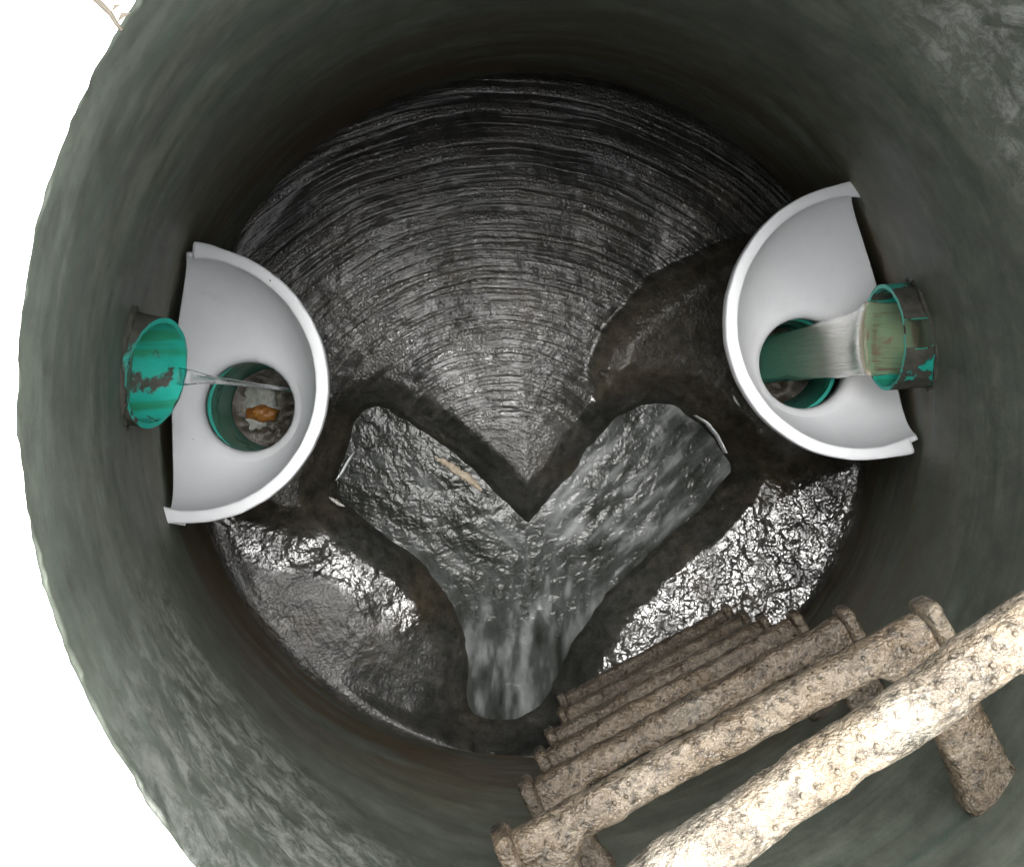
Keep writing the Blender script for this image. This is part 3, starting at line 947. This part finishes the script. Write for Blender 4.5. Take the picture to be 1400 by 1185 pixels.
def build_step(mid, ang, W, seed, label, coarse, mud):
    root = thing('manhole_step', label, 'ladder step', tuple(map(float, mid)), 'mud-coated ladder steps on the shaft wall')
    ux = np.array([math.cos(ang), math.sin(ang), 0]); out = np.array([math.sin(ang), -math.cos(ang), 0]); up = np.array([0, 0, 1.0])
    mid = np.array(mid)
    # tread
    n = 22; m = 90 if not coarse else 46
    rings = []
    L = W - 0.030
    for i in range(m + 1):
        x = -L / 2 + L * i / m
        e = 1.0 - 0.20 * max(0.0, (abs(x) - (L / 2 - 0.008)) / 0.008) ** 2
        sec = rounded(0.033 * e, 0.033 * e, n)
        ring = []
        for (a, b) in sec:
            p = ux * x + out * a + up * b
            nn = out * a + up * b; nn = nn / (np.linalg.norm(nn) + 1e-9)
            p = p + nn * (mudshift(p, seed) + 0.0012 * mnoise.noise(Vector((x * 22, a * 60, seed))))
            ring.append(p)
        rings.append(ring)
    v, f = loft(rings)
    o = mesh_obj('tread', v, f, mud, root); recalc(o)
    # studs on the upper face of the tread
    sv = []; sf = []
    rr = random.Random(int(seed * 100))
    rows = ((-0.0095, 0.0), (-0.002, 0.5), (0.0050, 0.0))
    for (a, ph) in rows:
        x = -L / 2 + 0.02 + ph * 0.013
        while x < L / 2 - 0.02:
            if rr.random() < 0.66:
                c = ux * (x + rr.uniform(-.002, .002)) + out * (a + rr.uniform(-.001, .001))
                z0 = 0.017 * (1 - min(1.0, abs(a) / 0.0175) ** 2.6) ** (1 / 2.6)
                r_ = rr.uniform(0.0014, 0.0024)
                b0 = len(sv)
                for (k, hz) in ((1.0, -0.003), (1.0, 0.0006), (0.6, 0.0016)):
                    for j in range(8):
                        t = 2 * math.pi * j / 8
                        sv.append(c + ux * (r_ * k * math.cos(t)) + out * (r_ * k * math.sin(t)) + up * (z0 + hz))
                for lv in range(2):
                    for j in range(8):
                        q = (j + 1) % 8
                        sf.append((b0 + lv * 8 + j, b0 + lv * 8 + q, b0 + lv * 8 + 8 + q, b0 + lv * 8 + 8 + j))
                sf.append(tuple(b0 + 16 + j for j in range(8)))
            x += 0.013
    st = mesh_obj('studs', sv, sf, mud, root); st['kind'] = 'stuff'
    # legs running back into the wall, flared into the tread on the inside corner
    for s in (-1, 1):
        cx = s * (W / 2 - 0.029)
        root_pt = mid + ux * cx
        dlen = to_wall(root_pt, out[:2]) + 0.035
        rings = []
        k = 26
        for i in range(k + 1):
            t = dlen * i / k
            fl = 0.034 * math.exp(-max(t - 0.012, 0) / 0.016)
            w = 0.046 + fl
            cen = cx - s * fl / 2
            sock = 0.016 * math.exp(-abs(dlen - 0.035 - t) / 0.012)
            w += sock
            hgt = 0.034 - 0.004 * min(1, t / 0.1) + sock
            ring = []
            for (a, b) in rounded(w, hgt, n, 3.2):
                p = ux * (cen + a) + out * (t - 0.004) + up * (b - 0.001)
                nn = ux * a + up * b; nn = nn / (np.linalg.norm(nn) + 1e-9)
                ring.append(p + nn * mudshift(p, seed + 3 * s, 1.2))
            rings.append(ring)
        v, f = loft(rings)
        o = mesh_obj('leg', v, f, mud, root); recalc(o)
        # raised end lug outside each leg
        rings = []
        for i in range(13):
            t = -0.022 + 0.060 * i / 12
            e = 1.0 if 0 < i < 12 else 0.8
            ring = []
            for (a, b) in rounded(0.018 * e, 0.044 * e, 18, 3.5):
                p = ux * (s * (W / 2 - 0.010) + a) + out * t + up * (b + 0.004)
                nn = ux * a + up * b; nn = nn / (np.linalg.norm(nn) + 1e-9)
                ring.append(p + nn * mudshift(p, seed + 7 * s, 1.2))
            rings.append(ring)
        v, f = loft(rings)
        o = mesh_obj('end_lug', v, f, mud, root); recalc(o)
    return root

WR = 0.425
lab = ['pale sunlit muddy step nearest the camera, topmost rung crossing the corner',
       'tan muddy step, second rung from the top, arching right leg in view',
       'brown muddy step, third rung from the top',
       'brown studded muddy step, fourth rung from the top',
       'brown studded muddy step, fifth rung from the top, its right end arched',
       'dark grey-brown step, second rung from the bottom',
       'dark dim step lowest of all, just above the wet floor']
STEPS = []
for k in range(7):
    i = k - 1
    mid = np.array([.055 + .039 * i, -.268 - .06 * i, 1.363 - .279 * i])
    a = ANG
    if k == 0: mid = np.array([.022, -.206, 1.640]); a = 0.585
    if k == 5: mid += np.array([0.008, 0.012, 0.0])
    if k == 6: mid += np.array([-0.010, 0.045, 0.075])
    STEPS.append((mid, a))
    build_step(mid, a, WR, 1.7 * k + 0.3, lab[k], k > 3, (MMUD, MMUDHALF)[k] if k < 2 else MMUDSHADE)

# ------------------------------------------------------------------ small things
# white pipe mouths at the head of the two channel branches
def pipe_mouth(px_pts, z, label, width, hgt):
    P = [at(x, y, z) for x, y in px_pts]
    base = (P[0] + P[-1]) / 2
    rings = []
    n = len(P)
    m = 40
    for i in range(m + 1):
        t = i / m * (n - 1); k = min(int(t), n - 2); u = t - k
        c = P[k] * (1 - u) + P[k + 1] * u
        g = (P[min(k + 1, n - 1)] - P[k])[:2]; g = g / np.linalg.norm(g)
        nr = np.array([-g[1], g[0], 0])
        e = math.sin(math.pi * min(max(i / m, 0.03), 0.97)) ** 0.5
        w = width * e * (1 + 0.3 * mnoise.noise(Vector((i * 0.4, 2, z * 9))))
        rings.append([c - base + nr * a + np.array([0, 0, b]) for a, b in rounded(w, hgt, 10)])
    v, f = loft(rings)
    o = mesh_obj('pipe_mouth', v, f, MPL)
    o.location = tuple(map(float, base)); recalc(o)
    return tag(o, label, 'pipe end', 'white pipe ends at the channel heads')
pipe_mouth([(484, 618), (475, 632), (468, 645), (460, 656)], -0.100, 'thin white pipe edge at the head of the left channel', 0.006, 0.035)
pipe_mouth([(950, 568), (966, 578), (980, 595), (992, 619)], -0.100, 'thin white pipe edge at the head of the right channel', 0.006, 0.035)

def crust(px_pts, z, label, name, mat, width, cat, seed):
    P = [at(x, y, z) for x, y in px_pts]
    for p in P: p[2] = float(floor_z(np.array([p[0]]), np.array([p[1]]))[0][0]) + 0.001 if z is None else z
    base = P[0].copy()
    rings = []
    n = len(P); m = 44
    for i in range(m + 1):
        t = i / m * (n - 1); k = min(int(t), n - 2); u = t - k
        c = P[k] * (1 - u) + P[k + 1] * u
        g = (P[k + 1] - P[k])[:2]; g = g / np.linalg.norm(g); nr = np.array([-g[1], g[0], 0])
        e = math.sin(math.pi * min(max(i / m, 0.04), 0.96)) ** 0.6
        w = width * e * (1 + 0.8 * mnoise.noise(Vector((i * 0.5, seed, 0))))
        sh = 0.003 * mnoise.noise(Vector((i * 0.4, seed, 5)))
        rings.append([c - base + nr * (a + sh) + np.array([0, 0, b]) for a, b in rounded(w, 0.012 * e, 10, 2.2)])
    v, f = loft(rings)
    o = mesh_obj(name, v, f, mat); o.location = tuple(map(float, base)); recalc(o)
    return tag(o, label, cat)
MTAN = mat_simple('tan_crust', [(0.3, (0.20, 0.16, 0.11)), (0.7, (0.36, 0.31, 0.24))], 70, 0.7, 0.6, 120, 0.004)
crust([(594, 625), (607, 631), (622, 642), (638, 652), (650, 662), (659, 671)], ZW + 0.011, 'tan paper-like strip of debris along the left channel bank', 'debris_strip', MTAN, 0.019, 'debris', 3.0)
crust([(450, 680), (457, 684), (464, 689), (471, 692)], -0.09, 'small pale stone at the corner of the left channel head', 'pebble', MPALE, 0.009, 'stone', 8.0)
crust([(1002, 540), (1006, 548), (1012, 556)], -0.028, 'tiny white chip on the floor beside the right bowl', 'white_chip', MPL, 0.005, 'debris', 5.0)

# small white ring lying on the third step
pt = at(822, 1082, STEPS[2][0][2] + 0.03)
rings = []
for i in range(25):
    a = 2 * math.pi * i / 24
    rings.append([((0.0042 + 0.0018 * math.cos(b)) * math.cos(a), (0.0055 + 0.0018 * math.cos(b)) * math.sin(a), 0.0018 * math.sin(b)) for b in [2 * math.pi * k / 10 for k in range(10)]])
v, f = loft(rings, cap=False)
ringo = mesh_obj('plastic_ring', v, f, MPL)
ringo.location = (float(pt[0]), float(pt[1]), float(STEPS[2][0][2] + 0.021)); recalc(ringo)
tag(ringo, 'tiny white ring lying at the left end of the third step', 'ring')

# dry stem on the bright ground by the mouth
MSTEM = mat_simple('dry_stem', [(0.3, (0.035, 0.030, 0.020)), (0.7, (0.06, 0.05, 0.035))], 60, 0.8)
pts = [at(x, y, HT + 0.005) for x, y in ((120, -12), (140, 8), (152, 20), (160, 34), (168, 43))]
rings = []
for i, p in enumerate(pts):
    r_ = 0.0016 - 0.0002 * i
    g = pts[min(i + 1, 4)] - pts[max(i - 1, 0)]; g /= np.linalg.norm(g)
    s_ = np.cross(g, [0, 0, 1.0])
    rings.append([p - pts[0] + s_ * r_ * math.cos(b) + np.array([0, 0, 1]) * (r_ * math.sin(b) + 0.0005) for b in [2 * math.pi * k / 8 for k in range(8)]])
stem = thing('dry_stem', 'thin dry plant stem on the bright ground at the upper left edge', 'plant', tuple(map(float, pts[0])))
v, f = loft(rings)
recalc(mesh_obj('stalk', v, f, MSTEM, stem))
for (q, dx_, dy_) in ((2, 0.006, 0.004), (3, 0.007, 0.005)):
    b0 = pts[q] - pts[0]
    lv = [b0 + np.array([0, 0, 0.001]), b0 + np.array([dx_ * 0.5, dy_ * 0.2, 0.004]), b0 + np.array([dx_, dy_, 0.002]), b0 + np.array([dx_ * 0.4, dy_ * 0.9, 0.003])]
    mesh_obj('leaf', lv, [(0, 1, 2, 3)], MSTEM, stem, smooth=False)
